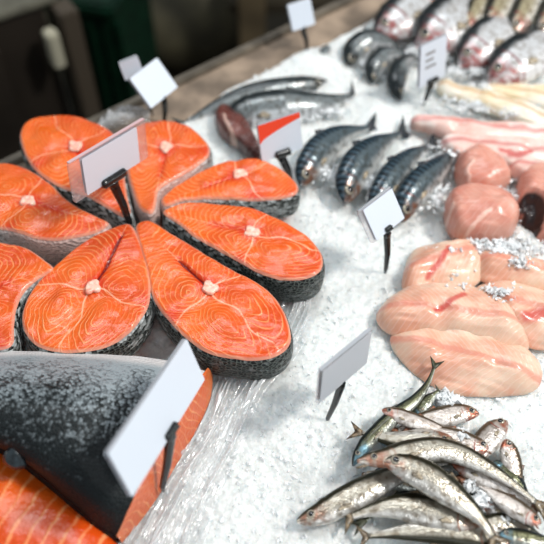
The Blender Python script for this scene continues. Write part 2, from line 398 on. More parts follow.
# crushed ice
MOUNDS = [(330,150,.05,.004),(300,60,.08,.010),(250,60,.05,.006),(420,190,.04,.004),(515,225,.05,.006),(500,250,.03,.012),(340,185,.03,.0),(390,110,.06,.008),(355,110,.04,.004),(540,240,.03,.012),
          (470,100,.05,.004),(515,320,.016,.010),(300,110,.03,.003),(340,30,.06,.006),(437,400,.020,.003),(280,125,.035,.004)]
def ice_h(x, y, fine=True):
    a, b = w2ab(np.stack([x, y], -1))
    h = -.006+.010*vnoise(x*9, y*9, 11)+.007*vnoise(x*24, y*24, 12)
    if fine: h = h+.0015*facets(x*110, y*110, 20)+.0016*facets(x*230, y*230, 40)+.0008*facets(x*420, y*420, 60)
    for px, py, r, hh in MOUNDS:
        c = P(px, py); h = h+hh*np.exp(-((x-c[0])**2+(y-c[1])**2)/(2*(r*.5)**2))
    be = .040+.012*vnoise(a*22, a*0, 14)+np.clip(.26-a, 0, .3)*.11
    h = h+.006*np.exp(-((b-be-.03)/.03)**2)
    fade = np.clip((b-be)/.020, 0, 1); h = np.where(fade < 1, h*fade+(-.024)*(1-fade)**1.3, h)
    # pressed flat under the salmon
    c = P(120, 250); k = np.clip(1.25-np.hypot((x-c[0])/.19, (y-c[1])/.17), 0, 1); k = np.clip(k*3, 0, 1)
    h = h-(.006*k)
    return h
step = .0023; aa = np.arange(-.28, 1.02, step); bb = np.arange(.0, .82, step)
A_, B_ = np.meshgrid(aa, bb, indexing='ij'); W2 = ab2w(A_, B_)
pxx = W2[..., 0]; pyy = W2[..., 1]; Z = ice_h(pxx, pyy)
keep = None
Vi = np.stack([pxx, pyy, Z], -1).reshape(-1, 3)
na, nb = A_.shape
ii, jj = np.meshgrid(np.arange(na-1), np.arange(nb-1), indexing='ij'); base = (ii*nb+jj).ravel()
quads = np.stack([base, base+1, base+nb+1, base+nb], 1)[:, ::-1]
# keep only what the counter can be seen to hold: a generous margin round the view
cx = Vi[quads].mean(1)
dz = (cx-CAM)@FW; sx = 272+FPX*((cx-CAM)@RT)/dz; sy = 272-FPX*((cx-CAM)@UP)/dz
quads = quads[(dz > .1) & (sx > -160) & (sx < 720) & (sy < 760) & (sy > -160)]
used = np.unique(quads); remap = np.full(len(Vi), -1); remap[used] = np.arange(len(used)); Vi = Vi[used]; quads = remap[quads]
t = NT('crushed_ice'); o = t.obj(); n1 = t.noise(o, 320, 3, .6); n2 = t.noise(o, 18, 3); vo = t.voro(o, 300)
col = t.mix(t.ss(n1, .3, .7), lin((216, 220, 219)), lin((230, 234, 232)))
col = t.mix(t.math('MULTIPLY', t.ss(n2, .45, .7), .4), col, lin((202, 205, 203)))
bp = t.bump(t.math('ADD', n1, vo), .0009, .5)
pb = t.bsdf(col, .30, bump=bp, sss=.9, sssr=(.85, 1, 1.1), sscale=.016, spec=.4)
M_ice = t.done(pb)
ice = mk('crushed_ice_bed', Vi, quads, M_ice, None, smooth=True); tag(ice, 'white bed of crushed ice filling the whole counter', 'ice', kind='stuff')

# loose chips of clear ice lying on the bed
def chips(n, sampler, smin, smax, seed):
    r = np.random.RandomState(seed)
    base = np.array([(1,0,0),(0,1,0),(-1,0,0),(0,-1,0),(.3,.2,.8),(-.2,-.3,-.8),(.5,.6,.5),(-.6,.4,-.4)], float)
    fc = [(0,6,4),(6,1,4),(1,2,4),(2,3,4),(3,0,4),(0,1,6),(1,0,5),(2,1,7),(1,5,7),(5,2,7),(3,2,5),(0,3,5)]
    pos = sampler(n, r); n = len(pos)
    s = smin+(smax-smin)*r.rand(n)**2.5
    V = base[None]*(1+.45*(r.rand(n, 8, 3)-.5))*np.stack([s, s*(.5+.5*r.rand(n)), s*(.35+.4*r.rand(n))], 1)[:, None]
    q = r.randn(n, 4); q /= np.linalg.norm(q, axis=1)[:, None]; w, x, y, z = q.T
    R = np.stack([np.stack([1-2*(y*y+z*z), 2*(x*y-z*w), 2*(x*z+y*w)], 1), np.stack([2*(x*y+z*w), 1-2*(x*x+z*z), 2*(y*z-x*w)], 1), np.stack([2*(x*z-y*w), 2*(y*z+x*w), 1-2*(x*x+y*y)], 1)], 1)
    V = np.einsum('nij,nkj->nki', R, V)+pos[:, None]
    F = np.array(fc)[None]+(np.arange(n)*8)[:, None, None]
    return V.reshape(-1, 3), F.reshape(-1, 3)
def samp_ice(n, r):
    px = r.uniform(-60, 620, n*2); py = r.uniform(-60, 620, n*2)
    d = FW+((px-272)/FPX)[:, None]*RT+((272-py)/FPX)[:, None]*UP
    w = CAM+d*(-CAM[2]/d[:, 2])[:, None]
    w = w[:, :2]+0*w[:, :2]; a, b = w2ab(w); 
    c = P(120, 255); inside = np.hypot((w[:, 0]-c[0])/.17, (w[:, 1]-c[1])/.15) < 1
    m = (b > .055) & ~inside; w = w[m][:n]
    return np.column_stack([w, ice_h(w[:, 0], w[:, 1])+.0006])
PILES = [(505,248,34,10,.018,420),(478,242,18,6,.014,90),(500,298,26,12,.024,70),(510,205,12,22,.014,220),(498,192,10,8,.018,60),(460,285,30,14,.022,30),(378,40,14,8,.014,140),(412,52,10,6,.012,80),(456,72,12,6,.012,100),(484,86,12,6,.010,80),(440,58,10,5,.012,60),(480,150,50,12,.018,200),(470,105,40,8,.010,220),(520,110,30,8,.014,120),(440,165,14,12,.008,120),(440,396,16,6,.010,120),(452,404,14,6,.012,90),(462,436,10,8,.020,70),(480,500,14,9,.020,90),(470,486,8,8,.022,50),(505,520,12,8,.012,50),
  (330,172,14,12,.010,120),(372,182,14,14,.010,150),(404,196,14,14,.010,120),(436,196,12,16,.010,110),(364,62,8,10,.010,70),(392,74,8,8,.010,60),(300,97,30,4,.008,200),(250,104,24,4,.008,160),(290,118,26,5,.006,200),(330,112,18,4,.006,120),(430,80,10,10,.008,80),(475,70,10,8,.012,60),(500,292,16,5,.026,60),(450,250,20,4,.018,40),(520,262,20,8,.020,120)]
def samp_pile(n, r):
    out = []
    for px, py, rx, ry, z, k in PILES:
        q = np.clip(r.randn(k, 3)*.5, -1.2, 1.2)
        for a in q: out.append(P(px+a[0]*rx, py+a[1]*ry, z*(1-.5*min(1, a[0]**2+a[1]**2))+a[2]*.003))
    return np.array(out)
Vc2, Fc2 = chips(0, samp_pile, .0014, .0048, 5)
Vc, Fc = chips(5500, samp_ice, .0008, .0034, 3)
Fc = np.concatenate([Fc, Fc2+len(Vc)]); Vc = np.concatenate([Vc, Vc2])
t = NT('ice_chip'); n1 = t.noise(t.obj(), 90, 2)
g = t.bsdf(lin((238, 243, 245)), .12, trans=.6, ior=1.31)
w_ = t.bsdf(lin((240, 243, 244)), .25, spec=.6)
mx = t.n('ShaderNodeMixShader'); t.put(mx.inputs[0], t.ss(n1, .35, .6, .55, .95)); t.put(mx.inputs[1], g); t.put(mx.inputs[2], w_)
M_chip = t.done(mx.outputs[0])
ch = mk('ice_chips', Vc, Fc, M_chip, None, smooth=False); tag(ch, 'loose glassy chips scattered over the crushed ice', 'ice', kind='stuff')

# ------------------------------------------------------------------ fish
def fish_mat(name, back, side, belly, head, gill=(150, 60, 50), stripes=0., metal=.35, rough=.28, scales=500, vs=40):
    t = NT(name); o = t.obj(); tt = t.attr('t'); v = t.attr('v'); l = t.attr('l')
    nz = t.noise(o, vs, 4); n2 = t.noise(o, 170, 3)
    vv = t.math('ADD', v, t.math('MULTIPLY', t.math('SUBTRACT', nz, .5), .55))
    c = t.mix(t.ss(vv, -.75, -.15), lin(belly), lin(side))
    c = t.mix(t.ss(n2, .42, .70, 0, .75), c, lin([side[0]*.62, side[1]*.56, side[2]*.48]))
    bk = lin(back)
    if stripes:
        st = t.math('SINE', t.math('ADD', t.math('MULTIPLY', l, stripes), t.math('MULTIPLY', nz, 7.)))
        bk = t.mix(t.ss(st, -.2, .5), lin(back), lin([min(255, x*1.5+34) for x in back]))
    c = t.mix(t.ss(vv, .30, .60), c, bk)
    hd = t.ss(t.math('ADD', tt, t.math('MULTIPLY', t.math('SUBTRACT', nz, .5), .10)), .19, .13)
    hn = t.noise(o, 110, 3)
    c = t.mix(t.math('MULTIPLY', hd, t.math('MULTIPLY', t.ss(hn, .35, .6), t.ss(v, .75, .2))), c, lin(head))
    gx = t.math('ABSOLUTE', t.math('SUBTRACT', tt, t.math('SUBTRACT', .205, t.math('MULTIPLY', t.math('MULTIPLY', v, v), .045))))
    c = t.mix(t.math('MULTIPLY', t.math('MULTIPLY', t.ss(gx, .012, .003), t.ss(v, .75, .4)), t.ss(nz, .40, .62, .1, .9)), c, lin(gill))
    mth = t.math('MULTIPLY', t.ss(t.math('ABSOLUTE', t.math('ADD', v, t.math('MULTIPLY', tt, 4.))), .10, .03), t.ss(tt, .055, .045))
    c = t.mix(mth, c, lin((40, 25, 25)))
    sc = t.voro(t.xyz(l, t.math('MULTIPLY', v, .012)), scales, dim='2D')
    bp = t.bump(t.math('ADD', sc, t.math('MULTIPLY', n2, .8)), .0004, .6)
    return t.done(t.bsdf(c, rough, metal=metal, bump=bp, coat=.35))
SP = dict(
 sprat=dict(mat=fish_mat('sprat_skin', (46, 44, 28), (176, 170, 156), (214, 211, 204), (150, 104, 82), gill=(140, 96, 76), metal=.6), pec=0, fin=plain('sprat_fin', (118, 104, 84), .35, var=.3, vs=300, coat=.2)),
 dsprat=dict(mat=fish_mat('dark_sprat_skin', (18, 30, 30), (84, 86, 62), (176, 180, 172), (110, 146, 160), gill=(70, 70, 64), metal=.6), fin=plain('dark_sprat_fin', (60, 62, 48), .35, var=.3, vs=300)),
 psprat=dict(mat=fish_mat('pink_sprat_skin', (84, 70, 52), (202, 192, 184), (228, 222, 216), (170, 100, 76), gill=(150, 66, 50), metal=.45), fin=plain('pink_sprat_fin', (122, 84, 64), .35, var=.3, vs=300)),
 mack=dict(mat=fish_mat('mackerel_skin', (14, 28, 36), (84, 98, 104), (200, 202, 200), (120, 84, 66), stripes=900, gill=(90, 40, 34), metal=.3, scales=300), fin=plain('mackerel_fin', (40, 46, 52), .4)),
 bass=dict(mat=fish_mat('bass_skin', (34, 40, 42), (206, 208, 210), (232, 232, 232), (160, 92, 90), gill=(130, 50, 50), metal=.2, scales=260), fin=plain('bass_fin', (84, 84, 82), .4)),
 grey=dict(mat=fish_mat('long_fish_skin', (32, 40, 42), (120, 128, 130), (214, 218, 220), (54, 54, 52), gill=(60, 56, 52), metal=.25, scales=260), fin=plain('long_fish_fin', (52, 58, 58), .4)),
 olive=dict(mat=fish_mat('olive_fish_skin', (44, 42, 34), (168, 158, 128), (228, 224, 212), (150, 84, 74), gill=(150, 40, 40), metal=.15, scales=260), fin=plain('olive_fish_fin', (70, 62, 48), .4)))
M_iris = plain('eye_iris', (168, 160, 142), .2, metal=.3, coat=.8); M_pupil = plain('eye_pupil', (8, 8, 10), .08, coat=1.)
M_pec = plain('pale_fin', (150, 138, 118), .3, var=.3, vs=300, coat=.3)
M_red = plain('raw_red', (168, 28, 30), .3, coat=.4, var=.3, vs=200)
def ball(name, c, ax, mat, parent, off, n=14, m=9):
    """ellipsoid with the three half axes ax (rows)"""
    V = []; 
    for i in range(m):
        th = math.pi*(i+.0)/(m-1) if 0 < i < m-1 else (0.02 if i == 0 else math.pi-.02)
        for j in range(n):
            a = 2*math.pi*j/n; V.append(c+ax[0]*math.sin(th)*math.cos(a)+ax[1]*math.sin(th)*math.sin(a)+ax[2]*math.cos(th))
    return mk(name, V, gf(m, n, flip=True)+[tuple(range(n)), tuple(range((m-1)*n, m*n))[::-1]], mat, parent, off=off)
PT = [0, .03, .08, .15, .24, .40, .58, .74, .86, .95, 1.]
PH = [.14, .44, .64, .82, .95, 1., .88, .62, .38, .24, .22]
PB = [.12, .38, .60, .84, .98, 1.08, .90, .58, .34, .22, .20]
def fish(label, spine, wpx, species, up=(0, -1), roll=0., group=None, thick=.52, eye=1., fins=True, tail=True, tlen=.16, name='sprat', cat='fish', jaw=False, sag=.0, prof=None):
    S = crom(PP(spine), 56, False); n = len(S); spec = SP[species]
    mid = len(spine)//2; a, b = np.array(spine[mid][:2], float), np.array(spine[mid-1][:2], float); dd = a-b; nn = np.array([-dd[1], dd[0]])/np.linalg.norm(dd)
    zc = spine[mid][2]; hw = np.linalg.norm(P(*(a+nn*wpx/2), zc)-P(*(a-nn*wpx/2), zc))/2*(1.1 if name == 'sprat' else 1.)
    T = np.gradient(S, axis=0); T /= np.linalg.norm(T, axis=1)[:, None]
    hint = np.array([up[0], -up[1], 0.]); 
    D = np.cross(np.array([0, 0, 1.]), T); D /= np.linalg.norm(D, axis=1)[:, None]
    if (D@hint).sum() < 0: D = -D
    Nn = np.cross(T, D)
    if Nn[:, 2].sum() < 0: Nn = -Nn
    cr, sr = math.cos(roll), math.sin(roll)
    D2 = D*cr+Nn*sr; N2 = Nn*cr-D*sr
    tt = np.linspace(0, 1, n)
    hD = np.interp(tt, PT, PH)*hw; hB = np.interp(tt, PT, PB)*hw
    # smooth the profile a little
    k = np.array([.25, .5, .25])
    for _ in range(3):
        hD[1:-1] = np.convolve(hD, k, 'valid'); hB[1:-1] = np.convolve(hB, k, 'valid')
    tw = np.interp(tt, [0, .04, .12, .25, .45, .7, .9, 1], [.10, .36, .72, .95, 1., .62, .28, .12])*hw*thick
    gill = 1+.05*np.exp(-((tt-.19)/.018)**2)-.03*np.exp(-((tt-.225)/.012)**2)
    hD, hB, tw = hD*gill, hB*gill, tw*gill
    M = 28; ang = np.linspace(0, 2*math.pi, M, endpoint=False); V = []; av = []; at = []; al = []
    L = np.r_[0, np.cumsum(np.linalg.norm(np.diff(S, axis=0), axis=1))]
    for i in range(n):
        for a_ in ang:
            c, s = math.cos(a_), math.sin(a_)
            h = hD[i]*c if c > 0 else hB[i]*c
            V.append(S[i]+D2[i]*h+N2[i]*tw[i]*np.sign(s)*abs(s)**.9); av.append(c); at.append(tt[i]); al.append(L[i])
    root = empty(name, (S[n//2][0], S[n//2][1], S[n//2][2]-hw*thick), label, cat, group); off = np.array(root.location)
    flip = np.dot(np.cross(D2[0], N2[0]), T[0]) > 0
    mk('body', V, gf(n, M, flip=not flip)+[tuple(range(M)), tuple(range((n-1)*M, n*M))], spec['mat'], root, dict(t=at, v=av, l=al), off=off)
    Lt = L[-1]
    if tail:
        s0 = S[-1]; t0 = T[-1]; d0 = D2[-1]; q = hw*.22; l = Lt*tlen
        o_ = [s0-t0*l*.12+d0*q*.8, s0+t0*l*.35+d0*hw*.50, s0+t0*l+d0*hw*.98, s0+t0*l*.82+d0*hw*.62, s0+t0*l*.42, s0+t0*l*.82-d0*hw*.62, s0+t0*l-d0*hw*.98, s0+t0*l*.35-d0*hw*.50, s0-t0*l*.12-d0*q*.8]
        blade('tail_fin', o_, hw*.035, spec['fin'], root, off)
    if fins:
        i = int(n*.24); p = S[i]+N2[i]*tw[i]*.93-D2[i]*hB[i]*.45; l = Lt*.10
        blade('pectoral_fin', [p, p+T[i]*l*.5+D2[i]*hw*.12+N2[i]*hw*.06, p+T[i]*l-D2[i]*hw*.12+N2[i]*hw*.02, p+T[i]*l*.7-D2[i]*hw*.25, p-D2[i]*hw*.14], hw*.03, M_pec, root, off)
        i = int(n*.50); p = S[i]+D2[i]*hD[i]*.92; l = Lt*.10
        blade('dorsal_fin', [p-T[i]*l*.5-D2[i]*hw*.1, p-T[i]*l*.2+D2[i]*hw*.34, p+T[i]*l*.6+D2[i]*hw*.08, p+T[i]*l*.5-D2[i]*hw*.15], hw*.03, spec['fin'], root, off)
    if eye:
        i = int(n*.10); r = hw*.31*eye; c = S[i]+D2[i]*hw*.12+N2[i]*tw[i]*.90
        ey = ball('eye', c, (T[i]*r, D2[i]*r, N2[i]*r*.45), M_iris, root, off)
        ball('pupil', c+N2[i]*r*.25, (T[i]*r*.66, D2[i]*r*.66, N2[i]*r*.32), M_pupil, ey, off)
    if jaw:
        i = 2; p = S[i]-D2[i]*hB[i]*.9; l = Lt*.07
        blade('lower_jaw', [p+T[i]*l, p-T[i]*l*.55-D2[i]*hw*.30, p-T[i]*l*.75-D2[i]*hw*.16, p-T[i]*l*.1+D2[i]*hw*.02], hw*.09, spec['fin'], root, off)
    return root

def sp(z, *pts): return [(x, y, z) if not isinstance(z, (tuple, list)) else (x, y, z[0]+(z[1]-z[0])*i/(len(pts)-1)) for i, (x, y) in enumerate(pts)]
g = 'sprats heaped on the ice'
# bottom layer
fish('sprat at the front left of the heap, head with round eye pointing left', sp((.006,.010), (297,522),(320,514),(345,500),(370,487),(395,476),(425,466),(448,462)), 26, 'sprat', up=(-.5,-1), group=g)
fish('wide silver sprat in the front of the heap with its brown tail pointing left', sp((.013,.008), (485,524),(462,520),(430,511),(400,507),(375,510),(352,516)), 30, 'sprat', up=(0,-1), group=g, tlen=.10)
fish('sprat along the bottom edge of the photo with an olive back', sp((.012,.006), (510,545),(480,538),(440,532),(405,532),(368,536)), 24, 'sprat', up=(0,1), group=g, tlen=.08)
fish('mostly hidden sprat showing a brown tail fin at the front left of the heap', sp((.002,.004), (440,486),(415,494),(390,506),(366,520)), 16, 'dsprat', group=g, tlen=.24)
fish('slim pale sprat standing almost upright at the right side of the heap', sp((.012,.004), (506,439),(510,455),(515,475),(521,496)), 18, 'psprat', up=(1,-.3), group=g)
fish('plump silver sprat lying behind the heap with its head toward the white fillets', sp((.014,.012), (507,421),(494,431),(482,446),(472,462),(462,476)), 26, 'psprat', up=(-1,-.2), roll=-.35, group=g)
fish('sprat at the lower right with a blue eye, half buried by brown fins', sp((.014,.010), (500,534),(515,536),(535,540),(565,546)), 16, 'dsprat', up=(0,-1), group=g)
fish('silver sprat filling the gap in the lower right of the heap', sp((.006,.004), (480,500),(500,508),(520,522),(540,540)), 22, 'psprat', up=(1,-1), group=g, eye=0)
fish('dark sprat deep in the middle of the heap under the others', sp((.002,.004), (372,474),(400,478),(430,484),(465,496),(490,512)), 26, 'dsprat', group=g, eye=0)
fish('dark sprat hidden in the back half of the heap', sp((.002,.004), (380,440),(410,446),(440,456),(470,470)), 26, 'dsprat', group=g, eye=0)
fish('silver sprat lying behind the big upper ones with a pink tinged head to the right', sp((.013,.010), (479,414),(462,413),(440,417),(418,422),(398,430)), 19, 'psprat', up=(0,-1), group=g)
# second layer
fish('long dark blue green sprat slanting up to a tail that points at the white fillets', sp((.012,.017), (353,466),(360,452),(372,437),(394,416),(415,400),(428,383),(434,368)), 15, 'dsprat', up=(-1,-1), group=g, tlen=.09, thick=.7)
fish('small reddish brown sprat with its blunt head pointing left near the back of the heap', sp((.018,.016), (382,410),(395,414),(415,421),(438,428),(455,434)), 14, 'psprat', up=(0,-1), group=g)
fish('dark slim sprat tucked against the blue green one at the back', sp((.008,.012), (412,414),(425,403),(438,391)), 14, 'dsprat', up=(-1,-1), group=g, eye=0, tlen=.1)
fish('sprat with its forked brown tail sticking out to the left above two heads', sp((.022,.014), (452,438),(430,440),(405,441),(385,438),(362,433)), 19, 'sprat', up=(0,1), group=g, tlen=.16)
fish('sprat with red gills and open jaw in the middle right of the heap', sp((.018,.014), (490,447),(475,446),(458,440),(436,433),(414,427)), 20, 'psprat', up=(0,-1), group=g, jaw=True)
fish('silver sprat lying under the curved olive one on the right side', sp((.014,.016), (452,462),(475,471),(497,481),(515,492),(532,505)), 20, 'psprat', up=(1,-1), group=g, eye=0)
fish('pinkish sprat with a gaping mouth at the right end of the heap', sp((.022,.014), (541,524),(522,512),(500,498),(478,484)), 17, 'psprat', up=(0,-1), group=g, jaw=True)
fish('dark backed sprat low at the bottom right corner under the gaping one', sp((.010,.008), (478,530),(500,524),(525,532),(552,545)), 20, 'sprat', up=(1,-1), group=g, eye=0)
fish('brownish sprat deep in the right side between the upright one and the silver ones', sp((.006,.004), (492,462),(506,474),(520,492),(530,508)), 20, 'dsprat', up=(1,-1), group=g, eye=0)
# top layer
fish('curved olive backed sprat across the top of the heap, its tail at the far right', sp((.028,.022), (357,461),(385,458),(412,451),(440,449),(465,456),(490,469),(515,486),(536,502)), 21, 'sprat', up=(0,-1), group=g, tlen=.10, jaw=True)
fish('large spotted sprat on top of the heap running from the middle to the bottom edge', sp((.030,.022), (383,462),(400,465),(425,475),(448,491),(471,510),(486,526),(493,537)), 28, 'sprat', up=(1,-1), group=g, tlen=.09)

# mackerel row
g = 'mackerel lying in a row on the ice'
def mackerel(label, pts, w, **k):
    fish(label, pts, w, 'mack', up=(-1, -.6), roll=.62, group=g, name='mackerel', cat='mackerel', thick=.7, **k)
mackerel('mackerel farthest left in the row, right of the orange topped card', [(301,186,.006),(308,168,.011),(322,148,.013),(342,135,.011),(368,128,.002)], 27)
mackerel('second mackerel from the left in the row, clearly striped blue', [(345,203,.006),(350,180,.012),(360,162,.015),(378,146,.012),(400,134,.003)], 32)
mackerel('third mackerel, directly behind the tilted diamond shaped card', [(372,214,.006),(382,192,.012),(396,172,.014),(412,156,.011),(430,146,.003)], 26)
mackerel('mackerel at the right of the row beside the pink chunks, with a bloodied head', [(402,222,.006),(408,200,.013),(422,182,.015),(440,166,.012),(456,150,.003)], 28)

# long grey fish at the back
fish('long slim grey fish lying farthest back, half sunk in the ice', [(330,84,-.004),(290,89,.001),(250,96,.004),(215,108,.004),(185,124,-.002)], 17, 'grey', up=(0,-1), roll=.8, name='grey_fish', cat='fish', thick=.8, tlen=.06, fins=False)
fish('long grey fish behind the orange topped card, ending beside a dark brown cut of meat', [(226,124,.004),(245,114,.006),(275,109,.007),(315,106,.005),(352,97,-.001)], 26, 'grey', up=(0,-1), roll=.5, name='grey_fish', cat='fish', thick=.8, tlen=.06, eye=0)
# dark fish bending into the ice
g2 = 'dark backed fish half buried head down in the ice'
fish('leftmost of three dark backed fish sunk head down in the ice', [(348,66,.0),(356,50,.010),(370,42,.012),(388,44,.006),(400,52,-.004)], 18, 'grey', up=(-.5,-1), roll=.6, name='buried_fish', cat='fish', group=g2, tlen=.05, thick=.9)
fish('middle one of three dark backed fish sunk head down in the ice', [(372,84,.0),(374,68,.010),(384,56,.012),(398,55,.006),(412,62,-.004)], 17, 'grey', up=(-.5,-1), roll=.6, name='buried_fish', cat='fish', group=g2, tlen=.05, thick=.9)
fish('rightmost of three dark buried fish, touching the holder of the grey printed card', [(400,100,.0),(396,84,.010),(400,68,.013),(412,60,.008),(424,64,-.004)], 21, 'grey', up=(-1,-.6), roll=.7, name='buried_fish', cat='fish', group=g2, tlen=.05, thick=.9)
fish('tip of a small dark fish poking out of the ice near the top card', [(318,66,-.004),(321,58,.004),(327,50,.006),(334,47,-.004)], 9, 'grey', up=(-1,-.6), roll=.5, name='buried_fish', cat='fish', eye=0, fins=False, tail=False)
# silver sea bass row
g3 = 'silver sea bass with dark backs at the upper right'
def bass(label, pts, w, **k): fish(label, pts, w, 'bass', up=(-1, -1), roll=.25, group=g3, name='sea_bass', cat='fish', thick=.55, eye=.6, **k)
bass('sea bass with a dark back, leftmost at the top edge', [(376,36,.008),(390,26,.014),(410,12,.016),(432,-6,.012),(452,-22,.004)], 34)
bass('silver sea bass right behind the small grey marked card', [(415,46,.008),(428,40,.016),(446,26,.020),(466,8,.016),(486,-8,.006)], 42)
bass('sea bass with a red gill, third from the left in the silver row', [(459,66,.008),(470,56,.016),(488,40,.020),(506,24,.016),(524,8,.006)], 36)
bass('sea bass rightmost in the silver row, with red streaks behind it', [(487,80,.008),(500,73,.016),(522,58,.020),(545,44,.016),(570,30,.006)], 38)
g4 = 'olive fish along the top right edge'
def olive(label, pts, w, **k): fish(label, pts, w, 'olive', up=(-1, -.2), roll=.2, group=g4, name='olive_fish', cat='fish', thick=.55, **k)
olive('olive fish in the top row just right of the pale orange fillet', [(462,34,.022),(470,20,.028),(480,4,.028),(492,-16,.018)], 20)
olive('olive fish with a pale belly in the middle of the top right edge', [(488,30,.024),(494,16,.030),(502,0,.030),(512,-20,.02)], 24)
olive('olive fish at the top edge, second from the right corner', [(514,34,.024),(520,18,.030),(528,2,.030),(538,-18,.02)], 24)
olive('olive fish in the top right corner', [(540,36,.024),(546,20,.030),(554,4,.030),(564,-16,.02)], 24)

# ------------------------------------------------------------------ raw white and pink fish pieces
def fillet_mat(name, a, b, c=None, sss=.35, line=.22, pitch=.006):
    t = NT(name); o = t.obj(); nz = t.noise(o, 30, 4); n2 = t.noise(o, 140, 3)
    col = t.mix(t.ss(nz, .35, .65), lin(a), lin(b))
    ph = t.math('ADD', t.math('DIVIDE', t.math('ADD', t.attr('su'), t.math('MULTIPLY', t.math('ABSOLUTE', t.attr('sv')), .9)), pitch), t.math('MULTIPLY', nz, 2.2))
    ln = t.ss(t.math('ABSOLUTE', t.math('SUBTRACT', t.math('FRACT', ph), .5)), .32, .5)
    col = t.mix(t.math('MULTIPLY', ln, line), col, lin((246, 226, 216)))
    if c: col = t.mix(t.math('MULTIPLY', t.ss(t.math('ABSOLUTE', t.math('ADD', t.attr('sv'), t.math('MULTIPLY', t.math('SUBTRACT', nz, .5), .01))), .005, .0015), .65), col, lin(c))
    col = t.mix(t.math('MULTIPLY', t.ss(t.attr('blood'), 1.5, .3), .8), col, lin((196, 62, 56)))
    col = t.mix(t.math('MULTIPLY', t.ss(t.attr('palemark'), 1.4, .4), .6), col, lin((240, 206, 190)))
    col = t.mix(t.math('MULTIPLY', t.ss(t.attr('brownmark'), 1.6, .6), .8), col, lin((178, 104, 70)))
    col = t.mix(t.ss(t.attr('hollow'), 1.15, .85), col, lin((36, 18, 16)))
    bp = t.bump(t.math('ADD', t.math('MULTIPLY', ln, .4), t.math('ADD', n2, nz)), .0007, .5)
    return t.done(t.bsdf(col, .33, bump=bp, coat=.2, sss=sss, sssr=(1, .5, .4), sscale=.006))
M_white = fillet_mat('white_fish_flesh', (218, 160, 134), (228, 196, 172), (212, 132, 112))
M_pinkf = fillet_mat('pink_fish_flesh', (224, 182, 170), (238, 222, 214), (200, 110, 104), line=.2)
M_tan = fillet_mat('pale_tan_flesh', (226, 208, 172), (236, 230, 216), (196, 160, 110), line=.1)
M_chunk = fillet_mat('pink_chunk_flesh', (202, 132, 114), (218, 162, 144), None, line=.12, pitch=.009)
M_blood = plain('blood_line', (206, 84, 76), .3, coat=.4, var=.2, vs=120, sss=.2)
M_brownend = plain('brown_end', (196, 128, 96), .35, coat=.2, var=.25, vs=80)
def piece(name, label, outline, z, H, med, mat, cat='fish fillet', group=None, streak=None, seed=0, pw=2.9, parts=None, tilt=0):
    V0 = PP(outline, z); a, b = P(*med[0], z), P(*med[1], z)
    X, F, A = slab(V0, H, (a, b), N=130, K=34, pw=pw, seed=seed, rough=.0030, thin='fillet' in name)
    # lengthwise furrow of a fillet and ragged surface
    X[:, 2] += (.0016*vnoise(A['su']*60, A['sv']*320, seed+9)+.0050*vnoise(A['su']*16, A['sv']*70, seed+19))*(A['rim'] > 0)
    keys = {'blood_line': 'blood', 'red_patch': 'blood', 'red_gap': 'blood', 'cut_edge': 'palemark', 'pale_ridge': 'palemark', 'brown_end': 'brownmark', 'belly_hollow': 'hollow'}
    for k in ('blood', 'palemark', 'brownmark', 'hollow'): A[k] = np.full(len(X), 9.)
    for k, pts, w, hz, mm in (streak or []):
        L = crom(PP(pts, z+hz), 20, False); d = np.full(len(X), 9.); ap = X[:, :2]+.0022*np.stack([vnoise(X[:, 0]*260, X[:, 1]*260, seed+40), vnoise(X[:, 0]*260, X[:, 1]*260, seed+41)], 1)
        for q0, q1 in zip(L[:-1], L[1:]): d = np.minimum(d, seg_dist(ap, q0[:2], q1[:2]))
        A[keys[k]] = np.minimum(A[keys[k]], d/w)
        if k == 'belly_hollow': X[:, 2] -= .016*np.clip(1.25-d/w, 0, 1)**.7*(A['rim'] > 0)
        elif k == 'red_gap': X[:, 2] -= .004*np.exp(-(d/w)**2)*(A['rim'] > 0)
        elif k == 'cut_edge': X[:, 2] += .0014*np.exp(-(d/w)**2)*(A['rim'] > 0)
    c = V0.mean(0); root = empty(name, (c[0], c[1], z), label, cat, group); off = np.array(root.location)
    mk('flesh', X, F, mat, root, A, off=off)
    return root
g = 'skinless white fish fillets on the ice'
piece('white_fish_fillet', 'pale fillet at the back left of the white pile with a red streak', [(402,288),(405,266),(414,250),(430,245),(455,242),(474,243),(484,256),(484,276),(466,290),(435,290),(412,297)], .0, .016, ((418,272),(462,260)), M_white, group=g, streak=[('blood_line', [(449,249),(440,262),(428,276)], .0030, .014, M_blood)], seed=1)
piece('white_fish_fillet', 'pale pink fillet at the back right of the white pile reaching the photo edge', [(472,252),(490,250),(515,256),(545,262),(575,270),(575,292),(545,293),(520,288),(496,286),(478,278)], .0, .016, ((490,268),(560,280)), M_white, group=g, streak=[('blood_line', [(484,281),(510,286),(542,290)], .0018, .010, M_blood)], seed=2)
piece('white_fish_fillet', 'reddish fillet at the right edge below the ice heap in the white pile', [(476,288),(510,282),(545,292),(580,298),(580,342),(552,350),(528,348),(506,334),(492,316)], .0, .019, ((510,312),(560,322)), M_white, group=g, streak=[('red_patch', [(526,318),(540,315),(560,314)], .006, .016, M_blood)], seed=3)
piece('white_fish_fillet', 'front fillet of the white pile with its blunt end toward the bottom right', [(390,338),(412,322),(455,318),(492,330),(522,344),(539,364),(541,382),(530,393),(506,396),(480,397),(452,394),(426,382),(402,362)], .0, .016, ((430,352),(512,375)), M_white, group=g, seed=4)
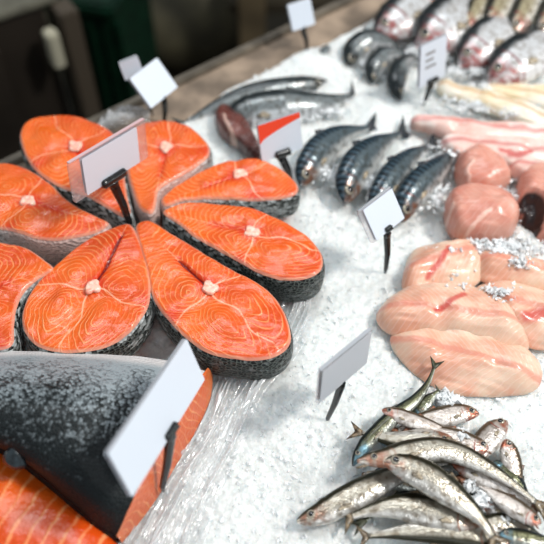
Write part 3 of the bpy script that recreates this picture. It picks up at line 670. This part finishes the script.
piece('white_fish_fillet', 'middle fillet across the white pile with its tapered end pointing left', [(376,319),(380,308),(390,298),(410,288),(435,282),(460,282),(485,292),(509,306),(524,328),(528,350),(500,352),(465,341),(430,338),(400,337),(384,331)], .002, .022, ((405,316),(490,326)), M_white, group=g, streak=[('blood_line', [(464,296),(450,304),(436,312)], .0030, .016, M_blood)], seed=5)
g = 'long pink fish tails at the right'
piece('pink_fish_tail', 'long pink skinned fish with a brown end, pointing left toward the mackerel', [(410,124),(420,122),(450,124),(490,126),(540,130),(590,136),(590,152),(540,150),(490,146),(450,140),(425,133),(412,130)], .004, .014, ((420,127),(580,143)), M_pinkf, cat='fish', group=g, streak=[('brown_end', [(409,127),(418,128),(428,131)], .006, .01, M_brownend)], seed=6)
piece('pink_fish_tail', 'pink skinned fish lying just in front of the brown ended one', [(440,144),(452,140),(480,142),(520,144),(590,154),(590,178),(540,172),(500,166),(470,162),(450,156)], .006, .016, ((455,149),(580,166)), M_pinkf, cat='fish', group=g, streak=[('brown_end', [(442,148),(448,152),(455,157)], .006, .01, M_brownend), ('blood_line', [(500,152),(515,156),(530,154)], .003, .012, M_blood)], seed=7)
piece('pink_fish_tail', 'pink skinned fish at the right edge above the hollow chunk', [(508,170),(525,165),(550,168),(590,172),(590,196),(560,194),(530,186),(512,178)], .006, .016, ((520,174),(580,184)), M_pinkf, cat='fish', group=g, seed=8)
g = 'pale tan fish pieces at the upper right'
piece('pale_fish_piece', 'pale fish piece with a tan edge at the right below the sea bass', [(436,88),(446,84),(470,92),(500,100),(545,116),(580,130),(575,140),(540,132),(500,118),(465,104),(442,96)], .002, .012, ((448,91),(560,128)), M_tan, cat='fish', group=g, seed=9)
piece('pale_fish_piece', 'pale fish piece at the right edge, behind the tan edged one', [(480,92),(500,86),(530,88),(575,94),(575,122),(545,112),(510,102),(488,98)], .002, .014, ((500,94),(560,105)), M_tan, cat='fish', group=g, seed=10)
piece('orange_fish_fillet', 'blurred pale orange fillet at the top edge between two sea bass', [(412,10),(425,-4),(450,-10),(462,-2),(452,8),(436,18),(420,20)], .012, .016, ((424,8),(446,0)), fillet_mat('pale_orange_flesh', (232, 166, 136), (238, 190, 166)), seed=11)
g = 'round pink fish chunks'
piece('pink_fish_chunk', 'small pink fish chunk next to the head of the rightmost mackerel', [(455,182),(454,168),(462,160),(476,157),(492,164),(504,176),(508,188),(496,196),(478,198),(462,194)], .0, .030, ((472,176),(490,182)), M_chunk, cat='fish', group=g, seed=12, pw=2.8, streak=[('cut_edge', [(474,160),(468,168),(478,182),(494,188)], .0022, .03, M_white), ('red_gap', [(462,190),(478,194),(494,192)], .0022, .02, M_red)])
piece('pink_fish_chunk', 'large rounded pink chunk in front of the small one, white glints on it', [(444,222),(444,206),(454,198),(474,196),(496,200),(510,210),(516,226),(508,240),(486,246),(462,244),(449,236)], .0, .034, ((466,220),(492,222)), M_chunk, cat='fish', group=g, seed=13, pw=3.0, streak=[('cut_edge', [(454,202),(450,214),(456,228),(470,224),(490,212)], .0018, .03, M_white)])
hc = piece('pink_fish_chunk', 'pink fish chunk at the right edge with a dark hollow opening', [(514,206),(516,186),(526,176),(545,174),(575,180),(580,210),(575,240),(550,246),(532,240),(520,226)], .0, .034, ((536,206),(556,208)), M_chunk, cat='fish', group=g, seed=14, pw=3.0, streak=[('belly_hollow', [(531,196),(537,204),(536,216)], .0095, .03, plain('dark_hollow', (34, 20, 20), .4))])
piece('brown_meat_piece', 'glossy dark reddish brown cut lying on ice between salmon and grey fish', [(215,124),(218,115),(228,112),(238,116),(248,128),(256,144),(262,158),(258,166),(248,160),(238,150),(228,144),(220,136)], .0, .022, ((226,124),(250,152)), fillet_mat('dark_brown_meat', (112, 56, 46), (70, 32, 28), None, sss=.1, line=.1), cat='fish piece', seed=15, streak=[('pale_ridge', [(224,116),(228,126),(236,138),(242,148)], .0016, .02, plain('ridge', (188, 140, 120), .3))])

# ------------------------------------------------------------------ price cards on black clips
M_card = plain('card_paper', (216, 225, 236), .4, coat=.1)
M_tagred = plain('card_orange_red', (238, 72, 40), .4)
M_black = plain('black_plastic', (14, 15, 16), .22, coat=.4)
M_grey = plain('grey_print', (150, 152, 156), .5)
t = NT('clear_acrylic'); tr = t.n('ShaderNodeBsdfTransparent'); tr.inputs[0].default_value = (.93, .92, .93, 1)
gl = t.n('ShaderNodeBsdfGlossy'); gl.inputs['Roughness'].default_value = .05; gl.inputs['Color'].default_value = (1, 1, 1, 1)
fr = t.n('ShaderNodeFresnel'); fr.inputs[0].default_value = 1.5
df = t.n('ShaderNodeBsdfDiffuse'); df.inputs[0].default_value = lin((222, 220, 222))
m0 = t.n('ShaderNodeMixShader'); m0.inputs[0].default_value = .16; t.put(m0.inputs[1], tr.outputs[0]); t.put(m0.inputs[2], df.outputs[0])
m1 = t.n('ShaderNodeMixShader'); lwa = t.n('ShaderNodeLayerWeight'); lwa.inputs[0].default_value = .5; t.put(m1.inputs[0], t.math('ADD', t.math('MULTIPLY', t.math('POWER', lwa.outputs['Facing'], 4.), .5), .05)); t.put(m1.inputs[1], m0.outputs[0]); t.put(m1.inputs[2], gl.outputs[0])
M_acr = t.done(m1.outputs[0])
M_acredge2 = plain('clear_edge', (168, 172, 178), .15, coat=.6)
M_acredge = plain('acrylic_edge', (205, 175, 178), .15, coat=.6)
def rotm(yaw, tilt, roll):
    cz, sz, ct, st, cr, sr = math.cos(yaw), math.sin(yaw), math.cos(tilt), math.sin(tilt), math.cos(roll), math.sin(roll)
    return np.array([[cz,-sz,0],[sz,cz,0],[0,0,1]])@np.array([[1,0,0],[0,ct,-st],[0,st,ct]])@np.array([[cr,0,sr],[0,1,0],[-sr,0,cr]])
def rrect(x0, x1, z0, z1, r, n=5):
    out = []
    for cx, cz, a0 in ((x1-r, z1-r, 0), (x0+r, z1-r, 90), (x0+r, z0+r, 180), (x1-r, z0+r, 270)):
        for k in range(n):
            a = math.radians(a0+90*k/(n-1)); out.append((cx+r*math.cos(a), cz+r*math.sin(a)))
    return out
def plate(name, poly, y0, y1, M, o, mat, parent, off):
    n = len(poly); V = np.array([(x, y0, z) for x, z in poly]+[(x, y1, z) for x, z in poly])@M.T+o
    return mk(name, V, [tuple(range(n)), tuple(range(n, 2*n))[::-1]]+[(i, n+i, n+(i+1) % n, (i+1) % n) for i in range(n)][::1], mat, parent, smooth=False, off=off)
def tube(name, pts, rad, mat, parent, off, m=10, flat=1., ref=(0, 1, 0)):
    pts = np.array(pts, float); T = np.gradient(pts, axis=0); T /= np.linalg.norm(T, axis=1)[:, None]
    A = np.cross(T, np.array(ref, float)); A /= np.linalg.norm(A, axis=1)[:, None]; B = np.cross(T, A)
    V = [pts[i]+(A[i]*math.cos(2*math.pi*j/m)+B[i]*flat*math.sin(2*math.pi*j/m))*(rad[i] if hasattr(rad, '__len__') else rad) for i in range(len(pts)) for j in range(m)]
    n = len(pts)
    return mk(name, V, gf(n, m, flip=True)+[tuple(range(m)), tuple(range((n-1)*m, n*m))[::-1]], mat, parent, off=off)
def card(label, fit, base, m=(.0, .0, .0, .0), deco=None, clip=True, r=.003, front=-1, stemw=.0022, cs=1., paper=None, name='price_card_holder'):
    yaw, tilt, roll, w, h, dx, dy, hz = fit; base = np.array(base); M = rotm(yaw, tilt, roll); o = base+np.array([dx, dy, hz])
    root = empty(name, base, label, 'price card'); off = base; l, rr_, b, tp = m; M_card = bpy.data.materials['card_paper'] if not paper else plain('grey_card_paper', paper, .4, coat=.1)
    edge_m = M_acredge if cs == 1.5 else M_acredge2
    plate('clear_sleeve', rrect(-w/2, w/2, 0, h, r), -.0012, .0012, M, o, M_acr, root, off)
    plate('sleeve_edge', [(-w/2+.001, h-.0002), (w/2-.001, h-.0002), (w/2-.001, h+.0008), (-w/2+.001, h+.0008)], -.0016, .0016, M, o, edge_m, root, off)
    cd_ = plate('paper_insert', rrect(-w/2+l, w/2-rr_, b, h-tp, .0012), -.0018, -.0013, M, o, M_card, root, off)
    plate('paper_back', rrect(-w/2+l, w/2-rr_, b, h-tp, .0012), .0013, .0018, M, o, M_card, root, off)
    x0, x1, z0, z1 = -w/2+l, w/2-rr_, b, h-tp
    if deco == 'orange':
        pts = [(x0, z1), (x0, z1-(z1-z0)*.50)]+[(x0+(x1-x0)*k/10, z1-(z1-z0)*(.50-.36*(k/10)**.6)) for k in range(1, 11)]+[(x1, z1)]
        plate('orange_band', pts[::-1], -.0022, -.0019, M, o, M_tagred, cd_, off)
    if deco == 'lines':
        for k, (a0, a1) in enumerate(((.2, .55), (.2, .5), (.2, .6))):
            zz = z0+(z1-z0)*(.72-.16*k); plate('grey_print', [(x0+(x1-x0)*a0, zz), (x0+(x1-x0)*a1, zz), (x0+(x1-x0)*a1, zz+(z1-z0)*.07), (x0+(x1-x0)*a0, zz+(z1-z0)*.07)], -.0022, -.0019, M, o, M_grey, cd_, off)
    c = M@np.array([0, 0, 0.])+o; ax = M@np.array([1., 0, 0])
    if clip:
        L = clip if clip is not True else w*.36
        ccx = fit[3]*.0
        # ribbed barrel of the clip gripping the lower edge
        k = 15; pts = [c+ax*(L*(i/(k-1)-.5))+M@np.array([0, -.0022, .0025]) for i in range(k)]
        tube('clip', pts, [(.0030 if 0 < i < k-1 else .0022)*cs for i in range(k)], M_black, root, off, ref=M@np.array([0, 1., 0]))
        for s in (-1, 1):
            q = M@np.array([0, -.0022-.0026*cs, .0025+s*.0016*cs])
            tube('clip_rib', [c+ax*(L*.48*t_)+q for t_ in (-1, 0, 1)], .0005, plain('rib_glint', (70, 76, 76), .2) if 'rib_glint' not in bpy.data.materials else bpy.data.materials['rib_glint'], root, off, m=6, ref=M@np.array([0, 1., 0]))
    knee = c+np.array([0, 0, -.006])
    tube('stem', [c+M@np.array([0, -.001, .002]), knee, knee*.45+base*.55+np.array([.001, 0, 0]), base+np.array([0, 0, -.002]), base+np.array([0, 0, -.012])], [.0026*cs, .0036*cs, .0030*cs, stemw*cs, .001], M_black, root, off, m=10, flat=.55)
    if clip:
        ball('hinge', knee+M@np.array([0, -.002, 0]), (ax*.0034*cs, M@np.array([0, .0026*cs, 0]), np.array([0, 0, .0046*cs])), M_black, root, off)
    return root
b1 = P(129, 221, .036); o1 = np.array([-.1533, .0512, .079])-b1
card('clear price card with a white insert and black ribbed clip, standing among the salmon steaks', [0.9269, -0.052, 0.1385, 0.0963, 0.0445, *o1], b1, (.015, .012, .001, .003), clip=.030, cs=1.5)
card('large blank pale grey card, strongly tilted, in front of the big silver skinned fillet', [1.3164, -0.3961, 0.2714, 0.1186, 0.0414, 0.0117, 0.0141, 0.0636], [-.0869, -.2302, .02], (0, 0, 0, 0), clip=.016, r=.005, cs=1.1)
card('blank grey card on a short dark stem alone on the bare ice in the middle', [0.7744, -0.0705, 0.0795, 0.0607, 0.0442, 0.0082, 0.0046, 0.0517], [.0487, -.1599, 0], (.0025, .001, .001, .002), clip=False, paper=(200, 205, 212))
card('diamond tilted white card with clear left margin, between mackerel and white fillets', [0.7764, -0.6716, 0.0121, 0.0476, 0.0349, -0.0039, 0.0048, 0.0507], [.1145, .0051, 0], (.006, .0005, .0005, .0015), clip=.008)
card('white card with an orange red top band, behind the salmon steaks', [0.4972, -0.2741, 0.023, 0.0493, 0.0425, -0.0093, 0.0009, 0.0344], [.02, .1322, 0], (.0, .0, .0, .0), deco='orange', clip=.018, cs=1.45)
card('pale blue white square card standing at the far rim of the counter', [1.0606, -0.75, 0.0793, 0.0499, 0.0398, 0.0034, 0.0007, 0.0307], [-.1285, .231, 0], clip=False)
card('small white label peeking out behind the pale blue square card', [0.4118, -0.061, -0.155, 0.0227, 0.0234, -0.0137, -0.0003, 0.0525], [-.144, .2437, 0], clip=False, r=.001, stemw=.0012)
card('small rounded white card at the top edge, stuck in the ice near the rim', [0.4749, -0.4736, -0.0197, 0.0326, 0.0327, -0.0054, 0.0001, 0.0275], [.0458, .3751, 0], clip=False, r=.004)
card('blurred white card with grey print among the dark buried fish at the upper right', [0.6967, -0.2223, 0.0715, 0.0443, 0.0509, 0.0033, -0.0008, 0.0306], [.1847, .2622, 0], deco='lines', clip=.018)

# ------------------------------------------------------------------ clear plastic film under the salmon
t = NT('plastic_film'); tr = t.n('ShaderNodeBsdfTransparent'); tr.inputs[0].default_value = (.97, .975, .98, 1)
nz = t.noise(t.obj(), 220, 2); bpn = t.bump(nz, .0006, .5)
gl = t.n('ShaderNodeBsdfGlossy'); gl.inputs['Roughness'].default_value = .12; t.put(gl.inputs['Normal'], bpn)
df = t.n('ShaderNodeBsdfDiffuse'); df.inputs[0].default_value = lin((225, 228, 230))
m0 = t.n('ShaderNodeMixShader'); t.put(m0.inputs[0], t.ss(t.attr('fold'), .2, 1., .12, .55)); t.put(m0.inputs[1], tr.outputs[0]); t.put(m0.inputs[2], df.outputs[0])
m1 = t.n('ShaderNodeMixShader'); lw = t.n('ShaderNodeLayerWeight'); lw.inputs[0].default_value = .22; t.put(lw.inputs['Normal'], bpn)
t.put(m1.inputs[0], t.math('MINIMUM', t.math('ADD', lw.outputs['Fresnel'], .05), .6)); t.put(m1.inputs[1], m0.outputs[0]); t.put(m1.inputs[2], gl.outputs[0])
M_film = t.done(m1.outputs[0])
def film(name, label, left, right, nu, nv, amp, seed, zoff):
    a = crom(PP(left), nv, False); b = crom(PP(right), nv, False)
    s = np.linspace(0, 1, nu)[:, None, None]; G = a[None]*(1-s)+b[None]*s
    x = G[..., 0]; y = G[..., 1]; S_ = np.repeat(np.linspace(0, 1, nu)[:, None], nv, 1); T_ = np.repeat(np.linspace(0, 1, nv)[None], nu, 0)
    n1 = vnoise(S_*14+T_*2.2+2*vnoise(T_*4, S_*3, seed), T_*3.0, seed+1); n2 = vnoise(S_*34-T_*5+2*vnoise(T_*7, S_*4, seed+5), T_*7., seed+2); n3 = vnoise(x*90, y*90, seed+3)
    rd = lambda q: np.clip(1-np.abs(q)*5, 0, 1)**2
    z = amp*(rd(n1)*1.0+rd(n2)*.35)+.0015*n3+zoff
    z = z*np.clip((1-S_)*8, .1, 1)
    V = np.stack([x, y, np.maximum(ice_h(x, y, False), -.006)+.003+G[..., 2]+z], -1).reshape(-1, 3)
    fold = np.clip(rd(n1)+rd(n2)*.8, 0, 1)*np.clip(S_*5, 0, 1)*np.clip((1-S_)*6, 0, 1)
    o = mk(name, V, gf(nu, nv, closed=False), M_film, None, dict(fold=fold.ravel())); c = V.mean(0); me = o.data
    me.transform(__import__('mathutils').Matrix.Translation((-c[0], -c[1], -c[2]))); o.location = c
    tag(o, label, 'plastic film'); return o
film('plastic_film', 'wrinkled clear plastic film spread on the ice right of the salmon', [(272,262),(250,330),(205,372),(190,420),(150,480),(100,560),(70,600)], [(330,262),(318,310),(300,352),(262,400),(240,450),(214,510),(190,600)], 110, 200, .0055, 3, .0015)
film('crumpled_film', 'crumpled clear film bunched up on the rim behind the salmon steaks', [(92,140,.004),(108,130,.008),(130,126,.008),(150,124,.002)], [(104,120,.004),(118,110,.008),(134,108,.008),(150,112,.002)], 60, 60, .010, 9, .003)

# ------------------------------------------------------------------ dark market background behind the counter
FZ = -.85
def struct(o): o['kind'] = 'structure'; return o
struct(box('floor', (0, 1.5, FZ-.05), (8, 8, .1), plain('floor_dark', (58, 54, 44), .5, var=.3, vs=4)))
struct(box('wall_back', (0, 4.2, .6), (8, .1, 2.9), plain('wall_dark', (60, 56, 46), .7, var=.15, vs=3)))
# steel cabinet at the left
za = -.12; c0 = P(66, 2, za); c1 = P(-40, 38, za); d = (c0-c1)[:2]; Lc = np.linalg.norm(d); d /= Lc; ang = math.atan2(d[1], d[0]); nb_ = np.array([-d[1], d[0]])
cb = empty('steel_cabinet', (*( (c0+c1)[:2]/2+nb_*.3), FZ), 'dark steel cabinet with a pale worktop edge and upright handle, behind at left', 'cabinet'); off = np.array(cb.location)
M_cab = plain('cabinet_door', (40, 35, 30), .45, metal=.1, var=.2, vs=5); M_top = plain('worktop_grey', (104, 102, 90), .4, metal=.2, var=.1); M_post = plain('post_brown', (74, 66, 56), .45)
def on(a, dep, z, sz, name, mat, parent, bev=.003):
    p = c1[:2]+d*a+nb_*dep; return box(name, (p[0], p[1], z), sz, mat, parent, ang, bev, off)
on(Lc/2-.3, .37, za-.034, (Lc+.62, .60, .012), 'worktop', M_top, cb)
on(Lc/2-.3, .36, (za-.04+FZ)/2+.03, (Lc+.56, .56, za-.04-FZ-.06), 'body', M_cab, cb)
dr = on(Lc/2-.32, .065, (za-.06+FZ)/2+.04, (Lc+.40, .03, za-.06-FZ-.12), 'door', M_cab, cb)
h0 = P(66, 50, za-.12)
on(Lc-.03, .035, za-.10, (.022, .03, .07), 'handle', plain('handle_pale', (176, 172, 152), .4), dr)
on(Lc+.01, .055, (za-.04+FZ)/2, (.035, .05, za-.04-FZ), 'corner_post', M_post, cb)
# green crate stack right of it
gp = P(98, 62, -.45); gc = empty('green_crate', (gp[0], gp[1]+.1, FZ), 'dark green plastic crate standing behind the counter at the left', 'crate'); go = np.array(gc.location)
M_green = plain('green_plastic', (5, 38, 24), .45, var=.2)
box('body', (gp[0], gp[1]+.12, FZ+.26), (.16, .22, .52), M_green, gc, -.25, .01, go); box('crate_rim', (gp[0], gp[1]+.12, FZ+.53), (.18, .24, .03), M_green, gc, -.25, .008, go)
for k in range(5): box('crate_rib', (gp[0]-.06+k*.03, gp[1]+.005, FZ+.26), (.012, .02, .48), M_green, gc, -.25, .003, go)
# wooden post and shelf at the right of the background
wp = P(252, 8, -.5); ws = empty('wooden_shelf', (wp[0], wp[1]+.15, FZ), 'brown wooden shelf unit in the dark behind the counter', 'shelf'); wo = np.array(ws.location)
M_wood = plain('brown_wood', (96, 84, 64), .5, var=.15, vs=8); M_wood2 = plain('dark_brown_wood', (56, 50, 38), .6, var=.2, vs=6)
box('upright', (wp[0], wp[1], FZ+.45), (.07, .05, .9), M_wood, ws, 0, .004, wo); box('upright', (wp[0]+.30, wp[1], FZ+.45), (.07, .05, .9), M_wood, ws, 0, .004, wo)
for z in (.06, .34, .66): box('board', (wp[0]+.15, wp[1]+.15, FZ+z), (.42, .28, .03), M_wood2, ws, 0, .003, wo)
op = P(170, 34, -.7); ob = empty('olive_sack', (op[0], op[1]+.1, FZ), 'dull olive sack lying on the floor behind the counter', 'sack'); oo = np.array(ob.location)
ball('body', np.array([op[0], op[1]+.1, FZ+.14]), (np.array([.24, .02, 0]), np.array([-.02, .17, 0]), np.array([0, 0, .15])), plain('olive_cloth', (62, 58, 42), .8, var=.2, vs=10, bump=.01), ob, oo, n=32, m=20)
ball('tied_neck', np.array([op[0]-.20, op[1]+.08, FZ+.22]), (np.array([.08, .0, .03]), np.array([.0, .05, 0]), np.array([-.02, 0, .05])), bpy.data.materials['olive_cloth'], ob, oo, n=20, m=12)

# ------------------------------------------------------------------ light
wd = bpy.data.worlds.new('world'); bpy.context.scene.world = wd; wd.use_nodes = True
wd.node_tree.nodes['Background'].inputs[0].default_value = (.86, .93, 1.0, 1); wd.node_tree.nodes['Background'].inputs[1].default_value = .36
def area(name, loc, tgt, size, power, col=(1, 1, 1)):
    l = bpy.data.lights.new(name, 'AREA'); l.shape = 'RECTANGLE'; l.size, l.size_y = size; l.energy = power; l.color = col
    o = bpy.data.objects.new(name, l); C.objects.link(o); o.location = loc
    import mathutils
    o.rotation_euler = (mathutils.Vector(tgt)-mathutils.Vector(loc)).to_track_quat('-Z', 'Y').to_euler(); return o
area('key_lamp', (1.55, -.15, 2.1), (0, 0, 0), (.34, .34), 62, (1, .97, .93))
area('ceiling_light', (-.2, .9, 2.2), (0, .1, 0), (1.6, .5), 24, (.95, .98, 1))
area('ceiling_light_front', (.2, -1.3, 1.9), (0, 0, 0), (1.2, .6), 6, (.92, .96, 1))
vs_ = bpy.context.scene.view_settings; vs_.view_transform = 'Standard'; vs_.look = 'None'; vs_.exposure = -0.08; vs_.gamma = 1; vs_.use_curve_mapping = False
bpy.context.scene.display_settings.display_device = 'sRGB'
